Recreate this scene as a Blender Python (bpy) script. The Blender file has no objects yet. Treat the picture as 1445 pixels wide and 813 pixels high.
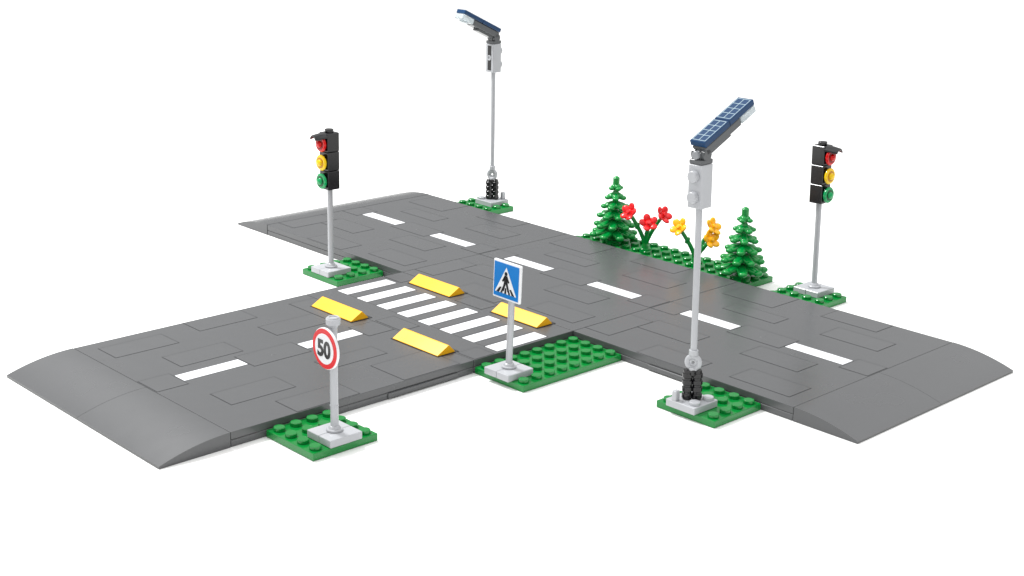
import bpy, bmesh, math, random
from mathutils import Vector, Matrix
random.seed(4)
C=bpy.context.scene.collection
R=math.radians
# ------------------------------------------------------------ materials
def plastic(name,col,rough=.28,bump=.02,var=.06,trans=0,spec=.5,coat=0,scale=1.2):
    m=bpy.data.materials.new(name);m.use_nodes=True;nt=m.node_tree;b=nt.nodes['Principled BSDF']
    tc=nt.nodes.new('ShaderNodeTexCoord')
    n=nt.nodes.new('ShaderNodeTexNoise');n.inputs['Scale'].default_value=scale;n.inputs['Detail'].default_value=5
    nt.links.new(tc.outputs['Object'],n.inputs['Vector'])
    mx=nt.nodes.new('ShaderNodeMix');mx.data_type='RGBA'
    mx.inputs['A'].default_value=tuple(c*(1-var) for c in col)+(1,)
    mx.inputs['B'].default_value=tuple(min(1,c*(1+var)) for c in col)+(1,)
    nt.links.new(n.outputs['Fac'],mx.inputs['Factor']);nt.links.new(mx.outputs['Result'],b.inputs['Base Color'])
    mr=nt.nodes.new('ShaderNodeMapRange');mr.inputs['To Min'].default_value=rough*.92;mr.inputs['To Max'].default_value=rough*1.08
    nt.links.new(n.outputs['Fac'],mr.inputs['Value']);nt.links.new(mr.outputs['Result'],b.inputs['Roughness'])
    if bump:
        n2=nt.nodes.new('ShaderNodeTexNoise');n2.inputs['Scale'].default_value=.5;n2.inputs['Detail'].default_value=1
        nt.links.new(tc.outputs['Object'],n2.inputs['Vector'])
        bp=nt.nodes.new('ShaderNodeBump');bp.inputs['Strength'].default_value=bump;bp.inputs['Distance'].default_value=.5
        nt.links.new(n2.outputs['Fac'],bp.inputs['Height']);nt.links.new(bp.outputs['Normal'],b.inputs['Normal'])
    b.inputs['Transmission Weight'].default_value=trans
    b.inputs['Specular IOR Level'].default_value=spec
    b.inputs['Coat Weight'].default_value=coat
    return m
ROAD=plastic('road_grey_plastic',(.088,.090,.093),.27,.05,.02,scale=.2)
ROADD=plastic('recess_shade_plastic',(.012,.012,.013),.5)  # near-black colour standing for the shade inside open hollows
SEAM=plastic('seam_shadow_plastic',(.020,.021,.023),.6,0,spec=.25)
TILE=plastic('inlay_grey_plastic',(.091,.093,.096),.26,.05,.02,scale=.3)
WHITE=plastic('white_plastic',(.76,.77,.79),.3)
LGREY=plastic('light_grey_plastic',(.42,.43,.45),.25)
MGREY=plastic('mid_grey_plastic',(.24,.25,.265),.25)
DGREY=plastic('dark_grey_plastic',(.08,.085,.09),.25)
GREEN=plastic('green_plastic',(.0,.19,.028),.17)
LEAF=plastic('leaf_green_plastic',(.0,.26,.042),.18,.05,.12,scale=2)
BLACK=plastic('black_plastic',(.005,.005,.006),.16)
YEL=plastic('yellow_plastic',(.98,.48,.0),.3)
RED=plastic('red_plastic',(.75,.004,.008),.22)
YF=plastic('warm_yellow_plastic',(1.0,.46,.0),.22)
TR=plastic('clear_red_plastic',(.72,.0,.0),.08,0,.0,.15,spec=.4)
TY=plastic('clear_yellow_plastic',(1.0,.66,.0),.08,0,.0,.15,spec=.4)
TG=plastic('clear_green_plastic',(.0,.38,.11),.08,0,.0,.15,spec=.4)
TRD=plastic('deep_red_plastic',(.20,.0,.0),.1,0,.0,0,spec=.3)
TYD=plastic('deep_yellow_plastic',(.50,.22,.0),.1,0,.0,0,spec=.3)
TGD=plastic('deep_green_plastic',(.0,.075,.02),.1,0,.0,0,spec=.3)
CLEAR=plastic('clear_lens_plastic',(.78,.85,.88),.12,0,.0,.5)
NAVY=plastic('navy_plastic',(.001,.036,.11),.3,spec=.35)
BLUE=plastic('sign_blue_plastic',(.0,.17,.52),.3,spec=.3)
SREDm=plastic('sign_red_plastic',(.66,.005,.01),.3)
LINE=plastic('pale_print',(.42,.55,.6),.3)
# ------------------------------------------------------------ mesh helpers
class MB:
    def __init__(s): s.bm=bmesh.new()
    def add(s,t,M=None):
        if M is not None: bmesh.ops.transform(t,matrix=M,verts=t.verts[:])
        me=bpy.data.meshes.new('tmp');t.to_mesh(me);t.free();s.bm.from_mesh(me);bpy.data.meshes.remove(me);return s
    def box(s,x0,x1,y0,y1,z0,z1,bev=.03,M=None,seg=1):
        t=bmesh.new();bmesh.ops.create_cube(t,size=1)
        for v in t.verts: v.co=Vector(((x0+x1)/2+v.co.x*(x1-x0),(y0+y1)/2+v.co.y*(y1-y0),(z0+z1)/2+v.co.z*(z1-z0)))
        if bev: bmesh.ops.bevel(t,geom=t.edges[:],offset=bev,segments=seg,affect='EDGES',profile=.5)
        return s.add(t,M)
    def cyl(s,c,r,h,axis='z',seg=20,bev=.03,r2=None,M=None):
        t=bmesh.new();bmesh.ops.create_cone(t,cap_ends=True,segments=seg,radius1=r,radius2=r if r2 is None else r2,depth=h)
        bmesh.ops.translate(t,vec=(0,0,h/2),verts=t.verts[:])
        if bev:
            ed=[e for e in t.edges if len(e.link_faces)==2 and any(len(f.verts)>4 for f in e.link_faces)]
            bmesh.ops.bevel(t,geom=ed,offset=bev,segments=1,affect='EDGES')
        Q={'z':Matrix(),'x':Matrix.Rotation(R(90),4,'Y'),'-x':Matrix.Rotation(R(-90),4,'Y'),'y':Matrix.Rotation(R(-90),4,'X'),'-y':Matrix.Rotation(R(90),4,'X')}[axis] if isinstance(axis,str) else Vector((0,0,1)).rotation_difference(Vector(axis).normalized()).to_matrix().to_4x4()
        Q=Matrix.Translation(c)@Q
        if M is not None: Q=M@Q
        return s.add(t,Q)
    def torus(s,c,Rr,r,axis='z',seg=28,ms=10,M=None):
        t=bmesh.new();rings=[]
        for i in range(seg):
            a=2*math.pi*i/seg
            rings.append([t.verts.new(((Rr+r*math.cos(b))*math.cos(a),(Rr+r*math.cos(b))*math.sin(a),r*math.sin(b))) for b in [2*math.pi*j/ms for j in range(ms)]])
        for i in range(seg):
            for j in range(ms):
                t.faces.new((rings[i][j],rings[(i+1)%seg][j],rings[(i+1)%seg][(j+1)%ms],rings[i][(j+1)%ms]))
        Q=Vector((0,0,1)).rotation_difference(Vector(axis) if not isinstance(axis,str) else Vector((0,0,1))).to_matrix().to_4x4()
        Q=Matrix.Translation(c)@Q
        if M is not None: Q=M@Q
        return s.add(t,Q)
    def prism(s,poly,y0,y1,bev=0,M=None):
        t=bmesh.new();a=[t.verts.new((x,y0,z)) for x,z in poly];b=[t.verts.new((x,y1,z)) for x,z in poly]
        t.faces.new(a);t.faces.new(b[::-1]);n=len(poly)
        for i in range(n): t.faces.new((a[i],b[i],b[(i+1)%n],a[(i+1)%n]))
        bmesh.ops.recalc_face_normals(t,faces=t.faces[:])
        if bev: bmesh.ops.bevel(t,geom=t.edges[:],offset=bev,segments=1,affect='EDGES')
        return s.add(t,M)
    def ball(s,c,rx,ry,rz,M=None,sub=2):
        t=bmesh.new();bmesh.ops.create_icosphere(t,subdivisions=sub,radius=1)
        for v in t.verts: v.co=Vector((v.co.x*rx,v.co.y*ry,v.co.z*rz))
        Q=Matrix.Translation(c)
        if M is not None: Q=Q@M
        return s.add(t,Q)
    def tube(s,pts,r,r2=None,seg=10):
        r2=r if r2 is None else r2;n=len(pts)
        for i in range(n-1):
            a=Vector(pts[i]);b=Vector(pts[i+1]);d=b-a
            ra=r+(r2-r)*i/(n-1);rb=r+(r2-r)*(i+1)/(n-1)
            s.cyl(a,ra,d.length,tuple(d),seg,0,rb)
            if i: s.ball(a,ra,ra,ra,sub=1)
        return s
    def build(s,name,mat,parent=None,smooth=True,label=None):
        me=bpy.data.meshes.new(name);s.bm.to_mesh(me);s.bm.free();me.materials.append(mat)
        if smooth:
            me.polygons.foreach_set('use_smooth',[True]*len(me.polygons));me.set_sharp_from_angle(angle=R(28))
        o=bpy.data.objects.new(name,me);C.objects.link(o)
        if parent: o.parent=parent
        if label:o['label']=label
        return o
def thing(name,label,cat,loc=(0,0,0),rotz=0,group=None):
    o=bpy.data.objects.new(name,None);C.objects.link(o);o.location=loc;o.rotation_euler=(0,0,rotz);o.empty_display_size=.5
    o['label']=label;o['category']=cat
    if group:o['group']=group
    return o
def lean(t,deg):
    # tip everything above the footing a little about the footing, as the clipped-together poles do
    ax=Matrix.Rotation(-t.rotation_euler.z,3,'Z')@Vector((-.72,.695,0))
    Mx=Matrix.Translation((0,0,.8))@Matrix.Rotation(R(deg),4,ax)@Matrix.Translation((0,0,-.8))
    for ch in t.children:
        if ch.name.split('.')[0] not in ('base_plate','footing'):
            stack=[ch]
            while stack:
                o=stack.pop();o.data.transform(Mx);stack+=list(o.children)
H=.8
# ------------------------------------------------------------ ground
g=MB();g.box(-1500,1500,-1500,1500,-.5,0,0)
GM=plastic('white_studio_floor',(.89,.89,.88),.6,0,.0,spec=.2)
go=g.build('ground',GM,smooth=False);go['kind']='structure'
# ------------------------------------------------------------ road plates (local x along the lane, y across)
def inlay(parent,a,b,c,d,name='inlay_tile',mat=None):
    o=MB().box(a+.028,b-.028,c+.028,d-.028,.5,H+.010,0).build(name,mat or TILE,parent,False)
    MB().box(a-.016,b+.016,c-.016,d+.016,.5,H+.005,0).build('tile_seam',SEAM,o,False)
    return o
def slab(lx,ly,parent,insets=(),ledges=(),dot=True):
    m=MB()
    e=.018
    m.box(e+.05,lx-e-.05,e+.05,ly-e-.05,.01,H-.1,0)
    m.box(e,lx-e,e,ly-e,.01,.37,.03)
    m.box(e,lx-e,e,ly-e,.40,H,.03,seg=2)
    for (a,b,c,d,z) in ledges: m.box(a,b,c,d,.06,z,.03)
    m.build('slab',ROAD,parent,False)
    for (a,b,c,d) in insets: inlay(parent,a,b,c,d)
    if dot: MB().cyl((lx/2,ly/2,.6),.2,.22,'z',16,.03).build('pin_cap',TILE,parent)
INS=[(6.08,9.92,7,9),(0.05,1.95,7,9),(14.05,15.93,7,9),
     (1,5,13,15.93),(8,12,14,15.93),(3,7,10.5,12),(10,14,11,13),
     (2,6,3.5,5.5),(9,13,4.5,6.5),(5,9,.07,2),(11,15,1,3),(0.05,2,1,5)]
def dash(parent,cx,cy=8):
    o=MB().box(cx-2,cx+2,cy-.5,cy+.5,.5,H+.025,.015).build('lane_marking',WHITE,parent)
    MB().box(cx-2.04,cx+2.04,cy-.54,cy+.54,.5,H+.0035,.0).build('tile_seam',SEAM,o,False)
grp='straight road plates'
def road_plate(loc,rotz,label,ledges=()):
    t=thing('road_plate',label,'road plate',loc,rotz,grp)
    slab(16,16,t,INS,ledges)
    dash(t,4);dash(t,12);return t
road_plate((4,0,0),0,'square grey road plate with two white dashes, beside the rear street lamp') 
road_plate((20,0,0),0,'square grey road plate in the middle of the junction, before the flowers and trees')
road_plate((36,0,0),0,'square grey road plate with two white dashes, beside the nearest street lamp',[(6,9.5,-.07,.2,.36)])
road_plate((20,-8,0),R(-90),'square grey road plate with two white dashes behind the round 50 sign',[(1.2,6.2,15.8,16.07,.36)])
def ramp(loc,rotz,label):
    t=thing('road_ramp',label,'ramp',loc,rotz,'sloping road end ramps')
    n=28;pr=[(.02,.01)]
    for i in range(n+1):
        a=i/n;x=.02+a*3.95;z=.14+(H-.14)*(1-a**2.0)
        pr.append((x,z))
    pr.append((3.97,.01))
    for y0 in (0,8):
        m=MB();m.prism(pr[::-1],y0+.01,y0+7.99,.0)
        m.build('slope',ROAD,t)
    return t
ramp((52,0,0),0,'curved grey ramp at the right end of the long road')
ramp((4,16,0),R(180),'curved grey ramp at the far left end of the long road')
ramp((20,-24,0),R(-90),'curved grey ramp at the lower left end of the side road')
t=thing('crosswalk_plate','half length grey road plate carrying the white zebra crossing stripes','road plate',(20,-8,0),0,None)
slab(16,8,t,[(.07,1.9,6.3,7.9),(7,9.5,6.5,7.9),(7,9.5,.1,1.5),(14.5,15.93,.1,1.6)],(),False)
for i in range(8):
    o=MB().box(2*i+.72,2*i+1.78,2.0,6.0,.5,H+.025,.015).build('crossing_stripe',WHITE,t)
    MB().box(2*i+.67,2*i+1.83,1.96,6.04,.5,H+.0035,.0).build('tile_seam',SEAM,o,False)
    if i<7: MB().box(2*i+1.90,2*i+2.60,2.02,5.98,.5,H+.010,0).build('spacer_tile',TILE,t,False)
def bump(u,v,label):
    t=thing('speed_bump',label,'speed bump',(u,v,H),0,'yellow speed bumps around the crossing')
    MB().box(-2.12,2.08,-.78,.82,-.2,.024,.0).build('recess_shade',ROADD,t)  # solid dark box, coloured as the shade of the slot around the ridge
    m=MB();pr=[(-.74,.028),(-.74,.07),(.06,.50),(.14,.50),(.56,.07),(.56,.028)]
    M=Matrix.Rotation(R(90),4,'Z')
    m.prism(pr,-2,2,.008,M)
    m.build('ridge',YEL,t,False)
    return t
bump(24.35,-8.5,'yellow speed bump directly above the cap of the round 50 sign, left of the crossing')
bump(32.3,-8.5,'yellow speed bump closest to the camera, left of the blue sign pole')
bump(24.35,-.65,'yellow speed bump behind the crossing, left of the blue sign and farthest from the camera')
bump(32.3,-.65,'yellow speed bump behind the crossing, just right of the blue sign')
# ------------------------------------------------------------ green base plates
def base_plate(parent,x0,x1,y0,y1,skip=None):
    m=MB();m.box(x0+.03,x1-.03,y0+.03,y1-.03,.01,.4,.03)
    x=x0+.5
    while x<x1:
        y=y0+.5
        while y<y1:
            if not(skip and skip[0]<x<skip[1] and skip[2]<y<skip[3]): m.cyl((x,y,.38),.3,.22,'z',20,.035)
            y+=1
        x+=1
    return m.build('base_plate',GREEN,parent)
def footing(parent,cx=0,cy=0):
    m=MB();m.box(cx-.97,cx+.0,cy-.97,cy+.97,.402,.8,.03);m.box(cx+.02,cx+.97,cy-.97,cy+.97,.402,.8,.03)
    m.cyl((cx,cy,.78),.42,.16,'z',20,.04);m.cyl((cx,cy,.92),.33,.16,'z',20,.03,.24)
    return m.build('footing',LGREY,parent)
def layer(parent,name,poly,y,mat,th=.03,M=None):
    return MB().prism(poly,y-th,y,0,M).build(name,mat,parent,False)
def circ(cx,cz,r,n=40): return [(cx+r*math.cos(2*math.pi*i/n),cz+r*math.sin(2*math.pi*i/n)) for i in range(n)]
# speed limit sign
t=thing('speed_limit_sign','round red and white speed limit sign reading 50 on a short grey pole','road sign',(39.05,-20.0,0))
base_plate(t,-3.05,.95,-2,2,(-1,1,-1,1));footing(t)
m=MB();m.cyl((0,0,.9),.2,5.4,'z',18,0);m.cyl((0,0,2.1),.22,.06,'z',18,0)
p=m.build('pole',LGREY,t)
m=MB();m.cyl((0,0,6.15),.24,.2,'z',18,.02);m.cyl((0,0,6.28),.36,.34,'z',24,.04);m.torus((0,0,6.62),.25,.06)
m.build('pole_cap',LGREY,t)
SM=Matrix.Rotation(R(-2),4,'Z')
sp=MB();sp.cyl((0,-.35,5.15),1.04,.15,'-y',48,.03,M=SM)
sp.box(-.2,.12,-.36,-.1,4.95,5.35,.04)
sg=sp.build('sign_panel',WHITE,t)
layer(sg,'red_ring',circ(0,5.15,1.0,56),-.495,SREDm,.03,SM)
layer(sg,'white_disc',circ(0,5.15,.76,56),-.52,WHITE,.03,SM)
cu=bpy.data.curves.new('numerals','FONT');cu.body='50';cu.size=1.32;cu.offset=.045;cu.extrude=.01;cu.align_x='CENTER';cu.align_y='CENTER'
to=bpy.data.objects.new('tmp_text',cu);C.objects.link(to)
bpy.context.view_layer.update()
dg=bpy.context.evaluated_depsgraph_get();me=bpy.data.meshes.new_from_object(to.evaluated_get(dg));bpy.data.objects.remove(to)
xs=[v.co.x for v in me.vertices];ys=[v.co.y for v in me.vertices];cx=(max(xs)+min(xs))/2;cy=(max(ys)+min(ys))/2
sx=1.08/(max(xs)-min(xs));sy=.88/(max(ys)-min(ys))
for v in me.vertices: v.co=SM@Vector(((v.co.x-cx)*sx,-.562+(-v.co.z),5.15+(v.co.y-cy)*sy))
me.materials.clear();me.materials.append(BLACK)
no=bpy.data.objects.new('numerals',me);C.objects.link(no);no.parent=sg
# crossing sign
t=thing('crossing_sign','square blue pedestrian crossing sign with a white triangle on a grey pole','road sign',(38.1,-7.3,0))
base_plate(t,-2.1,1.9,-.7,7.3,(-1.2,1.2,-1,1.2));footing(t)
m=MB();m.cyl((0,0,.9),.19,5.4,'z',18,0);m.build('pole',LGREY,t)
m=MB();m.box(-1.06,1.06,-.46,-.28,4.8,6.94,.04);m.box(-.2,.14,-.3,-.1,5.6,6.1,.03)
sg=m.build('sign_panel',WHITE,t)
def P(l): return [(x*.96,5.87+z*.96) for x,z in l]
layer(sg,'blue_field',P([(-1,-1.0),(1,-1.0),(1,1.0),(-1,1.0)]),-.45,BLUE)
tri=layer(sg,'white_triangle',P([(-.86,-.74),(.86,-.74),(0,.80)]),-.475,WHITE)
ped=MB()
Y=-.5
for pl in ([(-.12,.32),(.12,.32),(.15,-.12),(-.13,-.12)],[(-.13,-.1),(.02,-.1),(-.14,-.60),(-.28,-.60)],[(.0,-.1),(.15,-.1),(.32,-.60),(.18,-.60)],
           [(-.1,.31),(-.3,-.02),(-.22,-.07),(-.04,.12)],[(.1,.31),(.3,-.02),(.22,-.07),(.04,.12)],circ(0,.44,.11,18)):
    ped.prism(P(pl),Y-.03,Y)
ped.build('pedestrian_figure',BLACK,sg,False)
for a,b in ((-.74,-.52),(-.40,-.25),(-.08,.08),(.25,.40),(.52,.74)):
    f=.62
    MB().prism(P([(a,-.73),(b,-.73),(b*f,-.40),(a*f,-.40)]),Y-.02,Y).build('zebra_bar',BLACK,sg,False)
lean(t,1.0)
# ------------------------------------------------------------ street lamps (local: arm reaches +y)
def street_lamp(loc,rotz,label,ln=0):
    t=thing('street_lamp',label,'street lamp',loc,rotz,'street lamps with solar panels')
    base_plate(t,-2+.2,2+.2,-1+.2,3+.2,(-1,1,-1,1))
    m=MB();m.box(-.97,.97,-.97,.97,.402,.8,.03);m.box(-.62,-.32,-.95,-.6,.78,1.35,.04);m.cyl((.6,.6,.78),.3,.2,'z',16,.03)
    m.cyl((.6,-.5,.78),.3,.2,'z',16,.03)
    m.build('footing',LGREY,t)
    m=MB()
    for (x,y) in ((-.2,-.17),(.17,.17)):
        m.cyl((x,y,.8),.24,1.65,'z',18,.03)
        for k in range(4): m.cyl((x,y,.88+k*.38),.29,.26,'z',18,.03)
    m.box(-.26,.26,-.26,.26,2.15,2.48,.06)
    m.build('ribbed_post',BLACK,t)
    m=MB();m.torus((0,0,2.86),.33,.14,(0.5,-1,0));m.torus((0,0,2.86),.15,.08,(0.5,-1,0),20,8);m.cyl((0,0,2.4),.24,.2,'z',16,.02);m.cyl((0,0,3.26),.25,.3,'z',16,.02)
    m.build('ring_connector',LGREY,t)
    MB().cyl((0,0,3.35),.175,8.0,'z',18,0).build('pole',LGREY,t)
    m=MB();m.box(-.44,.44,-.44,.44,11.2,13.45,.04)
    for z in (11.78,12.86): m.cyl((0,-.42,z),.30,.30,'-y',24,.04)
    br=m.build('bracket',LGREY,t)
    for z in (11.8,12.9): MB().box(-.2,.2,.42,.455,z-.42,z+.42,.0).build('bracket_recess_shade',ROADD,br)  # thin dark plates; the shade of the hollow back is in their colour
    MB().torus((0,.46,12.35),.17,.05,(0,1,0),18,8).build('socket_ring',LGREY,br)
    m=MB();m.box(-.42,.42,-.44,.44,13.47,13.7,.03)
    for xx in (-.44,-.13,.18): m.cyl((xx,.0,13.93),.33,.26,'x',12,.04)
    m.box(-.2,.2,-.3,.35,13.65,14.05,.02)
    m.build('hinge',DGREY,t)
    m=MB();m.cyl((0,-.3,13.93),.22,.22,'-y',20,.04);m.build('hinge_knob',MGREY,t)
    M=Matrix.Translation((0,-.02,13.95))@Matrix.Rotation(R(24.5),4,'X')
    m=MB();m.box(-.44,.44,-.05,2.9,-.04,.42,.05,M);m.box(-.3,.3,.1,2.1,-.22,.0,.02,M);m.build('arm',DGREY,t)
    m=MB();m.box(-.48,.48,2.92,4.15,.0,.42,.05,M);m.cyl((0,3.5,-.12),.36,.2,'z',20,.05,M=M);m.build('lamp_lens',CLEAR,t)
    for a in (-.05,2.05):
        m=MB();m.box(-.5,.5,a,a+2.08,.44,.76,.04,M);pn=m.build('solar_panel',NAVY,t)
        m=MB()
        x0,x1,y0,y1=-.4,.4,a+.14,a+1.94
        for x in (x0,0,x1): m.box(x-.015,x+.015,y0,y1,.75,.766,0,M)
        for k in range(5):
            y=y0+(y1-y0)*k/4;m.box(x0,x1,y-.015,y+.015,.75,.7695,0,M)
        m.build('grid_print',LINE,pn)
    if ln: lean(t,ln)
    return t
street_lamp((47.8,-3.2,0),0,'tall street lamp nearest the camera, its solar panel seen from above',-1.4)
street_lamp((8.4,19,0),R(180),'tall street lamp farthest from the camera, rising behind the road',-.5)
# ------------------------------------------------------------ traffic lights
def traffic_light(loc,by0,by1,face,label,zb,ln=0):
    t=thing('traffic_light',label,'traffic light',loc,0,'black three light traffic signals')
    base_plate(t,-2,2,by0,by1,(-1,1,-1,1));footing(t)
    MB().cyl((0,0,.9),.19,zb-.9+.02,'z',18,0).build('pole',LGREY,t)
    m=MB();sg_=1.28
    for k in range(3): m.box(-.48,.48,-.48,.48,zb+k*sg_,zb+(k+1)*sg_-.02,.04)
    m.cyl((0,0,zb+3.80),.3,.24,'z',18,.03)
    hd=m.build('signal_head',BLACK,t)
    Q=Matrix.Rotation(face,4,'Z')
    for k,(n,mt,md) in enumerate((('green_light',TG,TGD),('yellow_light',TY,TYD),('red_light',TR,TRD))):
        z=zb+.60+k*1.25
        m=MB();m.cyl((0,-.48,z),.3,.12,'-y',24,.02,M=Q);m.cyl((0,-.58,z),.53,.2,'-y',32,.07,M=Q)
        l=m.build(n,mt,t)
        m=MB();m.cyl((0,-.775,z),.36,.03,'-y',28,.01,M=Q);m.build('lens_ring',md,l)
        m=MB();m.ball(Q@Vector((0,-.80,z)),.24,.18,.24,Q,sub=3);m.build('lens_pin',mt,l)
    m=MB()
    N=8
    for i in range(N):
        a0=-1+2*i/N;a1=a0+2/N
        z0=zb+3.88-.24*a0*a0;z1=zb+3.88-.24*a1*a1
        t3=bmesh.new();vs=[]
        for (yy,dz,sc) in ((-.45,0,1),(-1.35,-.10,.6)):
            for (aa,zz) in ((a0,z0),(a1,z1)):
                for th in (0,-.11): vs.append(t3.verts.new((aa*.5*sc,yy,zz+dz+th)))
        bmesh.ops.convex_hull(t3,input=vs);m.add(t3,Q)
    m.build('visor',BLACK,t)
    if ln: lean(t,ln)
    return t
traffic_light((16,-3,0),-1,3,0,'black traffic light left of the side road, lamps facing left',6.25)
traffic_light((40,19,0),-3,1,R(90),'black traffic light at the right behind the long road, lamps facing right',6.6,-1.6)
# ------------------------------------------------------------ planted strip
t=thing('planting_strip','long green studded plate behind the road under the trees and flowers','base plate',(20,16,0))
base_plate(t,0,16,0,4)
def tree(loc,rz,label):
    t=thing('pine_tree',label,'tree',loc,rz,'green toy pine trees')
    m=MB();m.cyl((0,0,0),.62,.3,'z',20,.04);m.cyl((0,0,.25),.34,4.0,'z',14,0,.16);m.build('trunk',LEAF,t)
    m=MB();nt=6
    for k in range(nt):
        f=k/(nt-1);z=.72+k*.69;rr=1.5*(1-f)+.36*f;n=(8,8,7,6,5,4)[k]
        off=random.random()
        for j in range(n):
            a=2*math.pi*(j+.5*(k%2)+off*.2)/n;d=Vector((math.cos(a),math.sin(a),0))
            rj=rr*random.uniform(.97,1.04)
            b=Vector((0,0,z+.34*(1-.4*f)));e=d*rj+Vector((0,0,z+.02))
            w=.40-.14*f
            ang=math.atan2(d.y,d.x)
            Mr=Matrix.Rotation(ang,4,'Z')@Matrix.Rotation(math.atan2(b.z-e.z,rj),4,'Y')
            m.ball((b+e)/2,rj*.62,w,.22,Mr,sub=3)
            kr=.32-.09*f
            m.ball(e,kr,kr,kr*.66,sub=3)
        m.cyl((0,0,z+.05),rr*.66,.45,'z',18,0,.2)
    m.cyl((0,0,4.4),.25,.6,'z',16,.04);m.ball((0,0,5.0),.17,.17,.1)
    m.build('crown',LEAF,t)
tree((23.0,17.8,.4),.2,'green toy pine tree at the left end of the planting strip, beside red flowers')
tree((34.9,17.7,.4),.7,'green toy pine tree at the right end of the planting strip, beside yellow flowers')
rt=Vector((.695,.72,0));tc=Vector((.72,-.695,0))
def flowers(loc,heads,mat,label):
    t=thing('flower_plant',label,'flowers',loc,0,'toy flowers on the planting strip')
    m=MB();m.cyl((0,0,0),.42,.3,'z',18,.03);m.cyl((0,0,.25),.26,.45,'z',12,0,.2)
    for (a,h,f) in heads:
        e=rt*a+tc*f+Vector((0,0,h))
        p=[]
        for i in range(6):
            s_=i/5;p.append(rt*a*(s_**1.3)+tc*f*s_+Vector((0,0,.4+(h-.4)*(s_**.92))))
        m.tube(p,.17,.13)
        mid=p[3];m.ball(mid,.17,.17,.3,Matrix.Rotation(.5,4,'Y'),sub=2)
        m.ball(e-Vector((0,0,.1)),.22,.22,.15,sub=2)
    m.build('stem',LEAF,t)
    for (a,h,f) in heads:
        c=rt*a+tc*(f+.1)+Vector((0,0,h+.08))
        nrm=(rt*a*.55+tc*random.uniform(.5,.9)+Vector((0,0,.6))).normalized()
        Q=Vector((0,0,1)).rotation_difference(nrm).to_matrix().to_4x4()
        m=MB();r0=random.uniform(0,1.2)
        for j in range(5):
            an=2*math.pi*j/5+r0;dv=Vector((math.cos(an),math.sin(an),0));o=Q@(dv*.42+Vector((0,0,.10)))
            Qp=Q@Matrix.Rotation(an,4,'Z')@Matrix.Rotation(-.45,4,'Y')
            m.ball(c+o,.32,.275,.12,Qp,sub=3)
        m.cyl(c-nrm*.1,.25,.25,tuple(nrm),18,.04);m.cyl(c+nrm*.08,.16,.2,tuple(nrm),16,.03)
        m.build('flower_head',mat,t)
flowers((26.1,17.8,.4),[(-1.25,2.85,0),(.1,2.15,.35),(1.15,2.7,0)],RED,'plant with three red flower heads on green stems, right of the left pine')
flowers((30.8,17.8,.4),[(-1.25,2.7,0),(1.05,2.75,-.1),(.9,1.95,.35)],YF,'plant with three yellow flower heads on green stems, left of the right pine')
# ------------------------------------------------------------ world + lamps
w=bpy.data.worlds.new('World');bpy.context.scene.world=w;w.use_nodes=True;nt=w.node_tree
bg=nt.nodes['Background'];tc_=nt.nodes.new('ShaderNodeTexCoord');sx_=nt.nodes.new('ShaderNodeSeparateXYZ')
nt.links.new(tc_.outputs['Generated'],sx_.inputs[0])
mr=nt.nodes.new('ShaderNodeMapRange');mr.inputs['From Min'].default_value=0;mr.inputs['From Max'].default_value=1;mr.inputs['To Min'].default_value=.18;mr.inputs['To Max'].default_value=1.72
nt.links.new(sx_.outputs['Z'],mr.inputs['Value'])
nn=nt.nodes.new('ShaderNodeTexNoise');nn.inputs['Scale'].default_value=2.6;nn.inputs['Detail'].default_value=0
nt.links.new(tc_.outputs['Generated'],nn.inputs['Vector'])
m2=nt.nodes.new('ShaderNodeMapRange');m2.inputs['From Min'].default_value=.3;m2.inputs['From Max'].default_value=.7;m2.inputs['To Min'].default_value=.7;m2.inputs['To Max'].default_value=1.4
nt.links.new(nn.outputs['Fac'],m2.inputs['Value'])
mu=nt.nodes.new('ShaderNodeMath');mu.operation='MULTIPLY';nt.links.new(mr.outputs['Result'],mu.inputs[0]);nt.links.new(m2.outputs['Result'],mu.inputs[1])
nt.links.new(mu.outputs[0],bg.inputs['Strength']);bg.inputs['Color'].default_value=(1,1,1,1)
def area(loc,target,size,power,col=(1,1,1)):
    l=bpy.data.lights.new('softbox','AREA');l.shape='SQUARE';l.size=size;l.energy=power;l.color=col
    o=bpy.data.objects.new('softbox',l);C.objects.link(o);o.location=loc
    o.rotation_euler=(Vector(target)-Vector(loc)).to_track_quat('-Z','Y').to_euler()
area((-25,-15,95),(28,0,0),22,130000)
# ------------------------------------------------------------ camera
yaw,pit,rol,f=2.37272,0.29851,0.02457,2021.83
d=Vector((math.cos(yaw)*math.cos(pit),math.sin(yaw)*math.cos(pit),-math.sin(pit)))
r=Vector((math.sin(yaw),-math.cos(yaw),0));u=r.cross(d)
r2=r*math.cos(rol)+u*math.sin(rol);u2=-r*math.sin(rol)+u*math.cos(rol)
cd=bpy.data.cameras.new('Camera');co=bpy.data.objects.new('Camera',cd);C.objects.link(co)
M=Matrix((( r2.x,u2.x,-d.x,91.79571),(r2.y,u2.y,-d.y,-59.15463),(r2.z,u2.z,-d.z,28.37543),(0,0,0,1)))
co.matrix_world=M;cd.sensor_width=36;cd.lens=f/1445*36;cd.clip_end=6000;cd.clip_start=.5
s=bpy.context.scene;s.camera=co
s.view_settings.view_transform='Standard';s.view_settings.look='None';s.view_settings.exposure=0
